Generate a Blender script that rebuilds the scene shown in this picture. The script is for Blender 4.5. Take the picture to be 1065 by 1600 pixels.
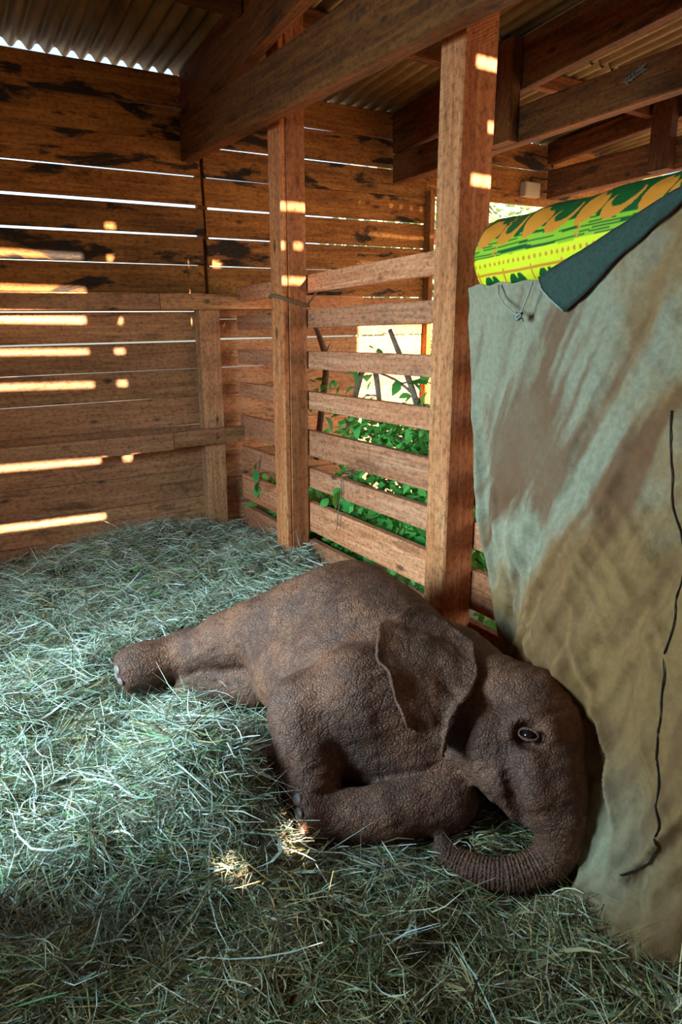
import bpy, math, random
import numpy as np
from mathutils import Matrix, Vector

for o in list(bpy.data.objects):
    bpy.data.objects.remove(o, do_unlink=True)
scene = bpy.context.scene
COL = scene.collection
R = math.radians

# ------------------------------------------------------------------ camera, sky, sun, daylight
cam_d = bpy.data.cameras.new('camera')
cam = bpy.data.objects.new('camera', cam_d)
COL.objects.link(cam)
cam.location = (0, 0, 1.35)
cam.rotation_euler = (R(90 - 14.3), 0, R(-30.5))
cam_d.sensor_fit = 'VERTICAL'
cam_d.sensor_height = 36.0
cam_d.lens = 36.0 * 1067.0 / 1600.0
cam_d.clip_start = 0.02
scene.camera = cam

world = bpy.data.worlds.new('World')
scene.world = world
world.use_nodes = True
wn = world.node_tree
wn.nodes.clear()
sky = wn.nodes.new('ShaderNodeTexSky')
sky.sky_type = 'NISHITA'
sky.sun_disc = False
sky.sun_elevation = R(24)
sky.sun_rotation = R(175)
sky.dust_density = 2.0
bg = wn.nodes.new('ShaderNodeBackground')
bg.inputs['Strength'].default_value = 0.45
wo = wn.nodes.new('ShaderNodeOutputWorld')
wn.links.new(sky.outputs[0], bg.inputs[0])
wn.links.new(bg.outputs[0], wo.inputs[0])

SUN_A, SUN_T = 0.12, 0.172          # sideways drift and fall of the sunbeams per metre of +Y
sun_d = bpy.data.lights.new('sun', 'SUN')
sun_d.energy = 42.0
sun_d.color = (1.0, 0.87, 0.70)
sun_d.angle = R(0.35)
sun = bpy.data.objects.new('sun', sun_d)
COL.objects.link(sun)
sun.location = (0.5, -6, 5)
sun.rotation_euler = Vector((-SUN_A, 1.0, -SUN_T)).to_track_quat('-Z', 'Y').to_euler()

def area(name, loc, to, sx, sy, power, col):
    d = bpy.data.lights.new(name, 'AREA')
    d.shape = 'RECTANGLE'
    d.size, d.size_y = sx, sy
    d.energy = power
    d.color = col
    o = bpy.data.objects.new(name, d)
    COL.objects.link(o)
    o.location = loc
    o.rotation_euler = (Vector(to) - Vector(loc)).to_track_quat('-Z', 'Y').to_euler()
    return o
# cool daylight falling in through the stall's side doorway
dl = area('doorway_daylight', (-1.78, 2.0, 1.45), (0.50, 2.02, 0.05), 0.9, 1.2, 138.0, (0.50, 0.83, 1.0))
dl.data.spread = R(116)
# warm light thrown up from the sunlit earth of the yard, through the open end of the next bay
area('yard_daylight', (4.6, -1.05, 1.2), (3.2, 3.5, 1.6), 2.2, 2.0, 12.0, (1.0, 0.86, 0.68))

vs = scene.view_settings
vs.view_transform = 'Standard'
vs.look = 'None'
vs.exposure = 0.0
scene.cycles.max_bounces = 7
scene.cycles.diffuse_bounces = 4
scene.cycles.caustics_reflective = False
scene.cycles.caustics_refractive = False
vs.gamma = 1.0
vs.use_curve_mapping = False

# ------------------------------------------------------------------ helpers
rng = np.random.default_rng(7)
random.seed(5)

def tag(o, label=None, cat=None, group=None, kind=None):
    if label: o['label'] = label
    if cat: o['category'] = cat
    if group: o['group'] = group
    if kind: o['kind'] = kind
    return o

def empty(name, loc=(0, 0, 0)):
    o = bpy.data.objects.new(name, None)
    o.empty_display_size = 0.1
    COL.objects.link(o)
    o.location = loc
    return o

def origin_of(o):
    v = Vector((0, 0, 0))
    while o is not None:
        v += o.location
        o = o.parent
    return v

def link(name, me, mat=None, parent=None, mw=None):
    o = bpy.data.objects.new(name, me)
    COL.objects.link(o)
    if mat is not None and not me.materials:
        me.materials.append(mat)
    mw = mw or Matrix.Identity(4)
    if parent is not None:
        o.parent = parent
        mw = Matrix.Translation(-WORLD[parent.name]) @ mw if parent.name in WORLD else parent_inv(parent) @ mw
    o.matrix_local = mw
    return o

WORLD = {}
def parent_inv(p):
    m = Matrix.Identity(4)
    while p is not None:
        m = p.matrix_local @ m if False else (p.matrix_basis @ m)
        p = p.parent
    return m.inverted()

def mesh(name, verts, faces, smooth=False):
    me = bpy.data.meshes.new(name)
    me.from_pydata([tuple(map(float, v)) for v in verts], [], [tuple(map(int, f)) for f in faces])
    if smooth:
        me.polygons.foreach_set('use_smooth', [True] * len(me.polygons))
    me.update()
    return me

def np_mesh(name, V, F, smooth=False):
    V = np.ascontiguousarray(V, dtype=np.float32)
    F = np.ascontiguousarray(F, dtype=np.int32)
    k = F.shape[1]
    me = bpy.data.meshes.new(name)
    me.vertices.add(len(V)); me.vertices.foreach_set('co', V.ravel())
    me.loops.add(F.size); me.loops.foreach_set('vertex_index', F.ravel())
    me.polygons.add(len(F))
    me.polygons.foreach_set('loop_start', np.arange(len(F), dtype=np.int32) * k)
    try:
        me.polygons.foreach_set('loop_total', np.full(len(F), k, dtype=np.int32))
    except Exception:
        pass
    if smooth:
        me.polygons.foreach_set('use_smooth', np.ones(len(F), dtype=bool))
    me.update(calc_edges=True)
    me.validate()
    return me

def color_attr(me, name, rgb):
    a = me.attributes.new(name, 'FLOAT_COLOR', 'POINT')
    c = np.ones((len(me.vertices), 4), dtype=np.float32)
    c[:, :3] = rgb
    a.data.foreach_set('color', c.ravel())

def float_attr(me, name, v):
    a = me.attributes.new(name, 'FLOAT', 'POINT')
    a.data.foreach_set('value', np.asarray(v, dtype=np.float32))

def timber(name, a, b, w, t, up, mat, parent=None, segs=3, ch=0.004, jit=0.003, taper=0.0):
    """a sawn board from a to b: w wide along 'up', t thick across it"""
    a, b, up = Vector(a), Vector(b), Vector(up)
    d = b - a
    L = d.length
    d.normalize()
    up = (up - d * up.dot(d)).normalized()
    n = d.cross(up)
    verts, faces = [], []
    prof = [(-1, -1, 1, 0), (-1, -1, 0, 1), (-1, 1, 0, -1), (-1, 1, 1, 0), (1, 1, -1, 0), (1, 1, 0, -1), (1, -1, 0, 1), (1, -1, -1, 0)]
    prof = [(-1, -1, 0, 1), (-1, 1, 0, -1), (-1, 1, 1, 0), (1, 1, -1, 0), (1, 1, 0, -1), (1, -1, 0, 1), (1, -1, -1, 0), (-1, -1, 1, 0)]
    for i in range(segs + 1):
        x = L * i / segs
        dw1, dw2 = random.uniform(-jit, jit), random.uniform(-jit, jit)
        dz = random.uniform(-jit, jit) * 0.4
        for sy, sz, cy, cz in prof:
            y = sy * w / 2 + cy * ch + (dw1 if sy > 0 else dw2)
            z = sz * t / 2 + cz * ch + dz
            verts.append((x, y, z))
    for i in range(segs):
        for k in range(8):
            k2 = (k + 1) % 8
            faces.append((i * 8 + k, i * 8 + k2, (i + 1) * 8 + k2, (i + 1) * 8 + k))
    faces.append(tuple(range(7, -1, -1)))
    faces.append(tuple(segs * 8 + k for k in range(8)))
    me = mesh(name, verts, faces)
    m = Matrix(((d.x, up.x, n.x, a.x), (d.y, up.y, n.y, a.y), (d.z, up.z, n.z, a.z), (0, 0, 0, 1)))
    return link(name, me, mat, parent, m)

def box_board(name, lo, hi, mat, parent=None, axis=0, **kw):
    """axis-aligned board given by its two corners; axis = the direction of the grain"""
    lo, hi = Vector(lo), Vector(hi)
    c = (lo + hi) / 2
    a, b = c.copy(), c.copy()
    a[axis], b[axis] = lo[axis], hi[axis]
    ax = [i for i in range(3) if i != axis]
    s = hi - lo
    wi = ax[1] if axis != 2 else ax[0]
    ti = ax[0] if axis != 2 else ax[1]
    up = Vector((0, 0, 0)); up[wi] = 1
    return timber(name, a, b, s[wi], s[ti], up, mat, parent, **kw)

def tube(name, pts, rad, mat, parent=None, n=6, closed=False):
    P = [Vector(p) for p in pts]
    verts, faces = [], []
    m = len(P)
    for i, p in enumerate(P):
        d = (P[min(i + 1, m - 1)] - P[max(i - 1, 0)])
        if closed: d = P[(i + 1) % m] - P[i - 1]
        d.normalize()
        s = d.cross(Vector((0.31, 0.2, 0.93))).normalized()
        q = d.cross(s)
        r = rad[i] if hasattr(rad, '__len__') else rad
        for k in range(n):
            t = 2 * math.pi * k / n
            verts.append(p + s * math.cos(t) * r + q * math.sin(t) * r)
    for i in range(m if closed else m - 1):
        j = (i + 1) % m
        for k in range(n):
            k2 = (k + 1) % n
            faces.append((i * n + k, i * n + k2, j * n + k2, j * n + k))
    if not closed:
        faces.append(tuple(range(n - 1, -1, -1)))
        faces.append(tuple((m - 1) * n + k for k in range(n)))
    return link(name, mesh(name, verts, faces, True), mat, parent)

def ellipsoid(name, loc, rad, mat, parent=None, nu=12, nv=8, rot=None):
    verts, faces = [], []
    for j in range(nv + 1):
        th = math.pi * j / nv
        for i in range(nu):
            ph = 2 * math.pi * i / nu
            verts.append((math.sin(th) * math.cos(ph) * rad[0], math.sin(th) * math.sin(ph) * rad[1], math.cos(th) * rad[2]))
    for j in range(nv):
        for i in range(nu):
            i2 = (i + 1) % nu
            faces.append((j * nu + i, (j + 1) * nu + i, (j + 1) * nu + i2, j * nu + i2))
    m = Matrix.Translation(loc)
    if rot is not None: m = m @ rot
    return link(name, mesh(name, verts, faces, True), mat, parent, m)

# lattice noise
def _hash(i, j, k, seed):
    h = (i.astype(np.int64) * 374761393 + j.astype(np.int64) * 668265263 + k.astype(np.int64) * 2147483647 + seed * 974634777)
    h = (h ^ (h >> 13)) * 1274126177
    h = h & 0xffffffff
    h = h ^ (h >> 16)
    return (h & 0xffff) / 65535.0

def vnoise(x, y, z=None, seed=0):
    x = np.asarray(x, float); y = np.asarray(y, float)
    z = np.zeros_like(x) if z is None else np.asarray(z, float)
    i, j, k = np.floor(x), np.floor(y), np.floor(z)
    u, v, w = x - i, y - j, z - k
    u = u * u * (3 - 2 * u); v = v * v * (3 - 2 * v); w = w * w * (3 - 2 * w)
    r = 0
    for a in (0, 1):
        for b in (0, 1):
            for c in (0, 1):
                r = r + _hash(i + a, j + b, k + c, seed) * (u if a else 1 - u) * (v if b else 1 - v) * (w if c else 1 - w)
    return r

def fbm(x, y, z=None, seed=0, o=4):
    r, amp, tot = 0, 1.0, 0
    for n in range(o):
        f = 2.03 ** n
        r = r + amp * vnoise(x * f, y * f, None if z is None else z * f, seed + n)
        tot += amp; amp *= 0.5
    return r / tot

def sstep(a, b, x):
    t = np.clip((x - a) / (b - a), 0, 1)
    return t * t * (3 - 2 * t)

# ------------------------------------------------------------------ materials
class NT:
    def __init__(self, name, rough=0.8):
        self.m = bpy.data.materials.new(name)
        self.m.use_nodes = True
        self.t = self.m.node_tree
        self.b = self.t.nodes['Principled BSDF']
        self.b.inputs['Roughness'].default_value = rough
        self.b.inputs['Specular IOR Level'].default_value = 0.25
    def n(self, typ, **kw):
        nd = self.t.nodes.new(typ)
        for k, v in kw.items():
            if k.startswith('_'): setattr(nd, k[1:], v)
            else: nd.inputs[k.replace('__', ' ')].default_value = v
        return nd
    def l(self, a, b): self.t.links.new(a, b)
    def ramp(self, fac, stops, interp='LINEAR'):
        r = self.t.nodes.new('ShaderNodeValToRGB')
        r.color_ramp.interpolation = interp
        e = r.color_ramp.elements
        while len(e) < len(stops): e.new(0.5)
        for el, (p, c) in zip(e, stops):
            el.position = p
            el.color = (*c, 1) if hasattr(c, '__len__') else (c, c, c, 1)
        self.l(fac, r.inputs[0])
        return r.outputs[0]
    def mix(self, fac, a, b, mode='MIX'):
        x = self.t.nodes.new('ShaderNodeMix')
        x.data_type = 'RGBA'; x.blend_type = mode
        for s, v in ((x.inputs[0], fac), (x.inputs[6], a), (x.inputs[7], b)):
            if hasattr(v, 'is_linked'): self.l(v, s)
            else: s.default_value = v if not hasattr(v, '__len__') else (*v[:3], 1)
        return x.outputs[2]
    def math(self, op, a, b=0.0):
        x = self.t.nodes.new('ShaderNodeMath'); x.operation = op
        for s, v in ((x.inputs[0], a), (x.inputs[1], b)):
            if hasattr(v, 'is_linked'): self.l(v, s)
            else: s.default_value = v
        return x.outputs[0]
    def coords(self, scale, kind='Object', rnd=True):
        tc = self.n('ShaderNodeTexCoord')
        out = tc.outputs[kind]
        if rnd:
            oi = self.n('ShaderNodeObjectInfo')
            mul = self.math('MULTIPLY', oi.outputs['Random'], 53.0)
            ad = self.t.nodes.new('ShaderNodeVectorMath'); ad.operation = 'ADD'
            self.l(out, ad.inputs[0]); self.l(mul, ad.inputs[1])
            out = ad.outputs[0]
        mp = self.n('ShaderNodeMapping')
        mp.inputs['Scale'].default_value = scale
        self.l(out, mp.inputs[0])
        return mp.outputs[0]
    def noise(self, vec, scale, detail=4.0, rough=0.55, dist=0.0):
        x = self.n('ShaderNodeTexNoise', Scale=scale, Detail=detail, Roughness=rough, Distortion=dist)
        self.l(vec, x.inputs['Vector'])
        return x.outputs['Fac']
    def bump(self, h, strength, dist, normal=None):
        x = self.n('ShaderNodeBump', Strength=strength, Distance=dist)
        self.l(h, x.inputs['Height'])
        if normal is not None: self.l(normal, x.inputs['Normal'])
        return x.outputs[0]
    def col(self, c): self.l(c, self.b.inputs['Base Color'])
    def nrm(self, n): self.l(n, self.b.inputs['Normal'])

def wood(name, light, mid, dark, stain=0.45, stain_col=(0.012, 0.008, 0.006), rough=0.75, saw=0.25, hue=None, st_lo=.60):
    T = NT(name, rough)
    g = T.coords((1.1, 16, 16))
    grain = T.noise(g, 1.6, 7, 0.6, 0.8)
    fine = T.noise(T.coords((3, 90, 90)), 1.0, 3, 0.6, 0.2)
    col = T.ramp(grain, [(0.25, dark), (0.48, mid), (0.72, light)])
    col = T.mix(T.ramp(fine, [(0.35, 0.55), (0.6, 0.0)]), col, dark)
    # each board its own tone
    oi = T.n('ShaderNodeObjectInfo')
    tone = T.ramp(oi.outputs['Random'], [(0.0, (0.62, 0.60, 0.58)), (0.5, (0.95, 0.95, 0.95)), (1.0, (1.15, 1.05, 0.95))])
    col = T.mix(1.0, col, tone, 'MULTIPLY')
    blot = T.noise(T.coords((1.5, 4, 4)), 1.3, 4, 0.6)
    col = T.mix(T.ramp(blot, [(0.42, 0.0), (0.72, 0.55)]), col, hue or light)
    # burnt, weathered patches and knots
    st = T.noise(T.coords((1.6, 5.5, 5.5)), 1.25, 5, 0.62, 0.4)
    col = T.mix(T.ramp(st, [(st_lo, 0.0), (st_lo + .06, stain)]), col, stain_col)
    vo = T.n('ShaderNodeTexVoronoi', Scale=1.0, Randomness=1.0)
    T.l(T.coords((3.0, 7, 7)), vo.inputs['Vector'])
    col = T.mix(T.ramp(vo.outputs['Distance'], [(0.05, 0.8), (0.13, 0.0)]), col, stain_col)
    sp_ = T.noise(T.coords((1, 1.6, 1.6)), 38.0, 5, 0.7)
    col = T.mix(1.0, col, T.ramp(sp_, [(0.34, (0.52, 0.48, 0.45)), (0.5, (0.98, 0.98, 0.98)), (0.7, (1.22, 1.2, 1.16))]), 'MULTIPLY')
    T.col(col)
    wv = T.n('ShaderNodeTexWave', Scale=32.0, Distortion=2.5, Detail=1.0)
    wv.inputs['Detail Scale'].default_value = 1.5
    mp = T.n('ShaderNodeMapping'); mp.inputs['Rotation'].default_value = (0, 0, R(28))
    T.l(T.coords((1, 1, 1)), mp.inputs[0]); T.l(mp.outputs[0], wv.inputs['Vector'])
    b1 = T.bump(grain, 0.5, 0.006)
    b2 = T.bump(wv.outputs['Fac'], saw, 0.003, b1)
    T.nrm(b2)
    return T.m

def plain(name, col, rough=0.7, metal=0.0, var=0.25, scale=20.0, bump=0.2):
    T = NT(name, rough)
    n = T.noise(T.coords((1, 1, 1)), scale, 4)
    c2 = tuple(c * (1 - var) for c in col)
    T.col(T.ramp(n, [(0.3, c2), (0.7, col)]))
    T.b.inputs['Metallic'].default_value = metal
    T.nrm(T.bump(n, bump, 0.004))
    return T.m

M = {}
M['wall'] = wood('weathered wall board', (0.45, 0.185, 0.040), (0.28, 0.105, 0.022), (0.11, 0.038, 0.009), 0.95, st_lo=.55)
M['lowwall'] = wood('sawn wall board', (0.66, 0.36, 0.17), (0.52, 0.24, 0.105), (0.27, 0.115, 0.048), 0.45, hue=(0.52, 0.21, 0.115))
M['lowbounce'] = wood('low bounce dark board', (0.20, 0.10, 0.04), (0.13, 0.06, 0.022), (0.06, 0.025, 0.010), 0.7)  # dark boards for unseen walls, chosen to cut bounce onto the beams
M['fence'] = wood('sawn red fence board', (0.74, 0.37, 0.21), (0.62, 0.24, 0.115), (0.35, 0.115, 0.05), 0.3, hue=(0.54, 0.185, 0.085))
M['post'] = wood('square timber post', (0.68, 0.31, 0.135), (0.57, 0.195, 0.072), (0.31, 0.092, 0.03), 0.4, hue=(0.54, 0.165, 0.05))
M['beam'] = wood('dark roof timber', (0.24, 0.085, 0.016), (0.125, 0.040, 0.008), (0.045, 0.014, 0.004), 0.6)

T = NT('corrugated iron', 0.55)
n1 = T.noise(T.coords((1.5, 0.5, 1.5), 'Object', False), 3.0, 6, 0.65)
n2 = T.noise(T.coords((1, 1, 1), 'Object', False), 40.0, 3)
c = T.ramp(n1, [(0.35, (0.09, 0.05, 0.016)), (0.5, (0.19, 0.125, 0.045)), (0.7, (0.32, 0.24, 0.11))])
T.col(T.mix(T.ramp(n2, [(0.45, 0.0), (0.7, 0.5)]), c, (0.16, 0.09, 0.035)))
T.b.inputs['Metallic'].default_value = 0.25
M['iron'] = T.m

T = NT('hay', 0.75)
at = T.n('ShaderNodeAttribute', _attribute_name='hay_col')
T.col(at.outputs['Color'])
T.b.inputs['Specular IOR Level'].default_value = 0.35
M['hay'] = T.m
T = NT('dark hay gaps', 0.95)  # bed coloured near black: shade between the strands painted in
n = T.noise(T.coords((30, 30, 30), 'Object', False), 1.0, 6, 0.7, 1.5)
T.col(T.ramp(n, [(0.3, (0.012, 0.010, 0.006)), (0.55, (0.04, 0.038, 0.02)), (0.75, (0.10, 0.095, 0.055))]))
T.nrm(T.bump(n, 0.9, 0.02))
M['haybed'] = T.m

T = NT('elephant skin', 0.62)
T.b.inputs['Specular IOR Level'].default_value = 0.35
big = T.noise(T.coords((1, 1, 1), 'Object', False), 5.0, 5, 0.6)
med = T.noise(T.coords((1, 1, 1), 'Object', False), 26.0, 5, 0.65)
base = T.ramp(big, [(0.3, (0.082, 0.032, 0.022)), (0.5, (0.155, 0.056, 0.031)), (0.7, (0.29, 0.102, 0.048))])
base = T.mix(T.ramp(med, [(0.45, 0.0), (0.75, 0.5)]), base, (0.36, 0.16, 0.085))
vo = T.n('ShaderNodeTexVoronoi', _feature='DISTANCE_TO_EDGE', Scale=1.0)
dis = T.n('ShaderNodeTexNoise', Scale=9.0, Detail=3.0)
T.l(T.coords((1, 1, 1), 'Object', False), dis.inputs['Vector'])
va = T.t.nodes.new('ShaderNodeVectorMath'); va.operation = 'MULTIPLY_ADD'
T.l(dis.outputs['Color'], va.inputs[0]); va.inputs[1].default_value = (1.6, 1.6, 1.6)
T.l(T.coords((105, 105, 150), 'Object', False), va.inputs[2])
T.l(va.outputs[0], vo.inputs['Vector'])
crack = T.ramp(vo.outputs['Distance'], [(0.0, 0.0), (0.22, 1.0)])
vo2 = T.n('ShaderNodeTexVoronoi', _feature='DISTANCE_TO_EDGE', Scale=1.0)
va2 = T.t.nodes.new('ShaderNodeVectorMath'); va2.operation = 'MULTIPLY_ADD'
T.l(dis.outputs['Color'], va2.inputs[0]); va2.inputs[1].default_value = (2.5, 2.5, 2.5)
T.l(T.coords((34, 46, 24), 'Object', False), va2.inputs[2])
T.l(va2.outputs[0], vo2.inputs['Vector'])
fold = T.ramp(vo2.outputs['Distance'], [(0.0, 0.0), (0.12, 1.0)])
rg = T.n('ShaderNodeAttribute', _attribute_name='ring')
base = T.mix(T.math('MULTIPLY', T.math('SUBTRACT', 1.0, crack), 0.5), base, (0.03, 0.014, 0.010))
base = T.mix(T.math('MULTIPLY', T.math('SUBTRACT', 1.0, fold), 0.38), base, (0.035, 0.015, 0.010))
base = T.mix(T.math('MULTIPLY', rg.outputs['Fac'], 0.0), base, (0, 0, 0))
ringw = T.math('MULTIPLY', T.math('SINE', T.math('MULTIPLY', rg.outputs['Fac'], 1.0)), 1.0)
rm = T.n('ShaderNodeAttribute', _attribute_name='ring_on')
ringh = T.math('MULTIPLY', ringw, rm.outputs['Fac'])
base = T.mix(T.math('MULTIPLY', T.math('MAXIMUM', T.math('MULTIPLY', ringh, -1.0), 0.0), 0.45), base, (0.03, 0.016, 0.012))
T.col(base)
b = T.bump(crack, 0.5, 0.0035)
b = T.bump(fold, 0.28, 0.006, b)
b = T.bump(med, 0.3, 0.006, b)
b = T.bump(ringh, 0.55, 0.004, b)
T.nrm(b)
M['skin'] = T.m

T = NT('canvas', 0.9)
at = T.n('ShaderNodeAttribute', _attribute_name='canvas_col')
wx = T.n('ShaderNodeTexWave', Scale=160.0, _bands_direction='Y')
wz = T.n('ShaderNodeTexWave', Scale=160.0, _bands_direction='Z')
cc = T.coords((1, 1, 1), 'Object', False)
T.l(cc, wx.inputs['Vector']); T.l(cc, wz.inputs['Vector'])
weave = T.math('MULTIPLY', wx.outputs['Fac'], wz.outputs['Fac'])
fz = T.noise(cc, 60.0, 4, 0.6)
T.col(T.mix(T.ramp(fz, [(0.3, 0.35), (0.65, 0.0)]), at.outputs['Color'], (0.06, 0.05, 0.035)))
wr = T.noise(cc, 9.0, 5, 0.55, 0.2)
T.nrm(T.bump(weave, 0.25, 0.001, T.bump(wr, 0.7, 0.02)))
M['canvas'] = T.m
M['flap'] = plain('dark green canvas reverse', (0.036, 0.060, 0.044), 0.85, 0, 0.35, 90.0, 0.3)
T = NT('printed cotton', 0.7)
at = T.n('ShaderNodeAttribute', _attribute_name='print_col')
T.col(at.outputs['Color'])
wr = T.noise(T.coords((1, 1, 1), 'Object', False), 14.0, 3)
T.nrm(T.bump(wr, 0.35, 0.015))
M['print'] = T.m
M['leaf'] = NT('green leaf', 0.45).m
T = NT('green leaf blade', 0.42)
oi = T.n('ShaderNodeObjectInfo')
lc = T.ramp(oi.outputs['Random'], [(0.0, (0.04, 0.27, 0.06)), (0.5, (0.09, 0.46, 0.10)), (1.0, (0.24, 0.52, 0.09))])
T.col(lc)
tr = T.n('ShaderNodeBsdfTranslucent'); T.l(lc, tr.inputs[0])
mx = T.n('ShaderNodeMixShader', Fac=0.35)
T.l(T.b.outputs[0], mx.inputs[1]); T.l(tr.outputs[0], mx.inputs[2])
T.l(mx.outputs[0], T.t.nodes['Material Output'].inputs[0])
M['leaf'] = T.m
M['bark'] = plain('grey brown bark', (0.24, 0.18, 0.12), 0.9, 0, 0.5, 40.0, 0.6)
M['earth'] = plain('pale dry earth', (0.62, 0.44, 0.30), 0.95, 0, 0.3, 3.0, 0.3)
M['floor'] = plain('packed earth floor', (0.14, 0.10, 0.065), 0.95, 0, 0.4, 12.0, 0.4)
M['twine'] = plain('sisal twine', (0.22, 0.13, 0.06), 0.95, 0, 0.4, 150.0, 0.5)
M['string'] = plain('grey string', (0.32, 0.31, 0.25), 0.9, 0, 0.3, 150.0, 0.4)
M['stitch'] = plain('dark stitching', (0.03, 0.022, 0.016), 0.9, 0, 0.3, 100.0, 0.2)
M['box'] = plain('cream plastic', (0.55, 0.43, 0.28), 0.5, 0, 0.15, 8.0, 0.05)
M['cable'] = plain('brown cable', (0.12, 0.07, 0.04), 0.6, 0, 0.2, 60.0, 0.1)
M['nail'] = plain('toenail', (0.22, 0.16, 0.135), 0.4, 0, 0.2, 60.0, 0.15)
M['eye'] = plain('dark eye', (0.012, 0.008, 0.006), 0.08, 0, 0.2, 30.0, 0.0)
M['bolt'] = plain('rusty bolt', (0.18, 0.15, 0.12), 0.5, 0.6, 0.3, 60.0, 0.2)

# ------------------------------------------------------------------ setting: floor, ground
def slab(name, lo, hi, mat):
    x0, y0, z0 = lo; x1, y1, z1 = hi
    v = [(x0, y0, z0), (x1, y0, z0), (x1, y1, z0), (x0, y1, z0), (x0, y0, z1), (x1, y0, z1), (x1, y1, z1), (x0, y1, z1)]
    f = [(3, 2, 1, 0), (4, 5, 6, 7), (0, 1, 5, 4), (1, 2, 6, 5), (2, 3, 7, 6), (3, 0, 4, 7)]
    return link(name, mesh(name, v, f), mat)
tag(slab('floor', (-1.4, -1.05, -0.25), (1.87, 4.6, -0.06), M['floor']), kind='structure')
tag(slab('floor_bounce', (1.87, -1.05, -0.25), (6.2, 4.6, -0.06), M['earth']), kind='structure')  # next bay's floor, made pale to bounce sunlight up onto beams and leaves
tag(slab('ground', (-30, -30, -0.6), (34, 34, -0.26), M['earth']), kind='structure')

# ------------------------------------------------------------------ back wall, board by board
SL = 0.022
wall = tag(empty('wall_back', (0.4, 4.5, 0)), kind='structure')
def wplank(x0, x1, z0, z1, y0=4.50, th=0.026, mat='wall', nm='plank', par=None):
    a = (x0, y0 + th / 2, (z0 + z1) / 2 + SL * (x0 - 0.4))
    b = (x1, y0 + th / 2, (z0 + z1) / 2 + SL * (x1 - 0.4))
    return timber(nm, a, b, z1 - z0, th, (0, 0, 1), M[mat], par or wall, segs=3, ch=0.003, jit=0.0025)
# (bottom, top) of each board in the stall, seen from the left edge
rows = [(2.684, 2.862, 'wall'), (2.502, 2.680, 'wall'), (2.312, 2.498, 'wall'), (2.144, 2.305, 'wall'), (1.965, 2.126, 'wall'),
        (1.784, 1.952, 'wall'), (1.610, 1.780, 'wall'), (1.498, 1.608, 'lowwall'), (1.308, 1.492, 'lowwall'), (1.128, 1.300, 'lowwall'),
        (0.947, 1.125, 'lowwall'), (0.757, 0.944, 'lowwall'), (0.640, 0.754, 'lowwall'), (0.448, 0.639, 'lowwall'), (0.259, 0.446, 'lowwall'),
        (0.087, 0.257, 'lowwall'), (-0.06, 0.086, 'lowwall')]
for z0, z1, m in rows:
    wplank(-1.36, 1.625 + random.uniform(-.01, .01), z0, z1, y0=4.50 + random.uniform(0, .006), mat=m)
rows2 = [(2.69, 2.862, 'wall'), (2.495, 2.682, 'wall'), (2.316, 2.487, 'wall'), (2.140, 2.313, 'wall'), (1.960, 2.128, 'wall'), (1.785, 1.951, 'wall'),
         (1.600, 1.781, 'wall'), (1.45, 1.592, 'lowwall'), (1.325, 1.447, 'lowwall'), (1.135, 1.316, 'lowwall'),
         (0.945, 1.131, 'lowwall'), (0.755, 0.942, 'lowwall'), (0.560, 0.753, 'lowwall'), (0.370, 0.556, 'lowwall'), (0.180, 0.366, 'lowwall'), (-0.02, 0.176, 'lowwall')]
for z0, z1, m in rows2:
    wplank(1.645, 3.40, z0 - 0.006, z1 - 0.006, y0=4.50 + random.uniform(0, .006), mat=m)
box_board('stud', (3.40, 4.44, -0.06), (3.445, 4.53, 2.42), M['wall'], wall, axis=2)
box_board('stud', (1.60, 4.528, -0.06), (1.67, 4.575, 2.88), M['wall'], wall, axis=2)
# corner post and the two rails nailed across it
box_board('post', (1.535, 4.40, -0.06), (1.675, 4.499, 1.60), M['lowwall'], wall, axis=2, segs=3)
def rail(x0, x1, z0, z1, mat='lowwall'):
    return wplank(x0, x1, z0, z1, y0=4.355, th=0.044, mat=mat, nm='rail')
rail(-1.36, 1.27, 1.500, 1.592); rail(1.274, 2.75, 1.502, 1.594)
rail(-1.36, 1.305, 0.622, 0.735); r2 = rail(1.309, 1.80, 0.632, 0.738)
for bx, bz in ((1.575, 1.575), (1.60, 0.705)):
    ellipsoid('bolt', (bx, 4.352, bz), (0.013, 0.006, 0.013), M['bolt'], wall, 8, 6)
# header over the opening to the right of the wall
for z0, z1 in ((2.39, 2.50), (2.50, 2.66), (2.665, 2.86)):
    wplank(3.40, 6.2, z0 - 0.06, z1 - 0.06, y0=4.50, mat='wall')

# junction box and its cable on the header
jb = tag(empty('junction_box', (4.44, 4.47, 2.53)), 'small cream junction box screwed to the dark header board', 'junction box')
slabm = slab('box_body', (-0.083, -0.03, -0.055), (0.083, 0.03, 0.055), M['box']); slabm.parent = jb
lid = slab('lid', (-0.075, -0.036, -0.048), (0.075, -0.0305, 0.048), M['box']); lid.parent = jb
cb = tube('cable', [(4.46, 4.488, 2.59), (4.47, 4.488, 2.63), (4.60, 4.488, 2.62), (4.70, 4.488, 2.65), (4.71, 4.488, 2.74), (4.69, 4.488, 2.79), (4.45, 4.488, 2.79)], 0.008, M['cable'])
tag(cb, 'thin brown cable looping up the dark header board from the junction box', 'cable')

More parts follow.
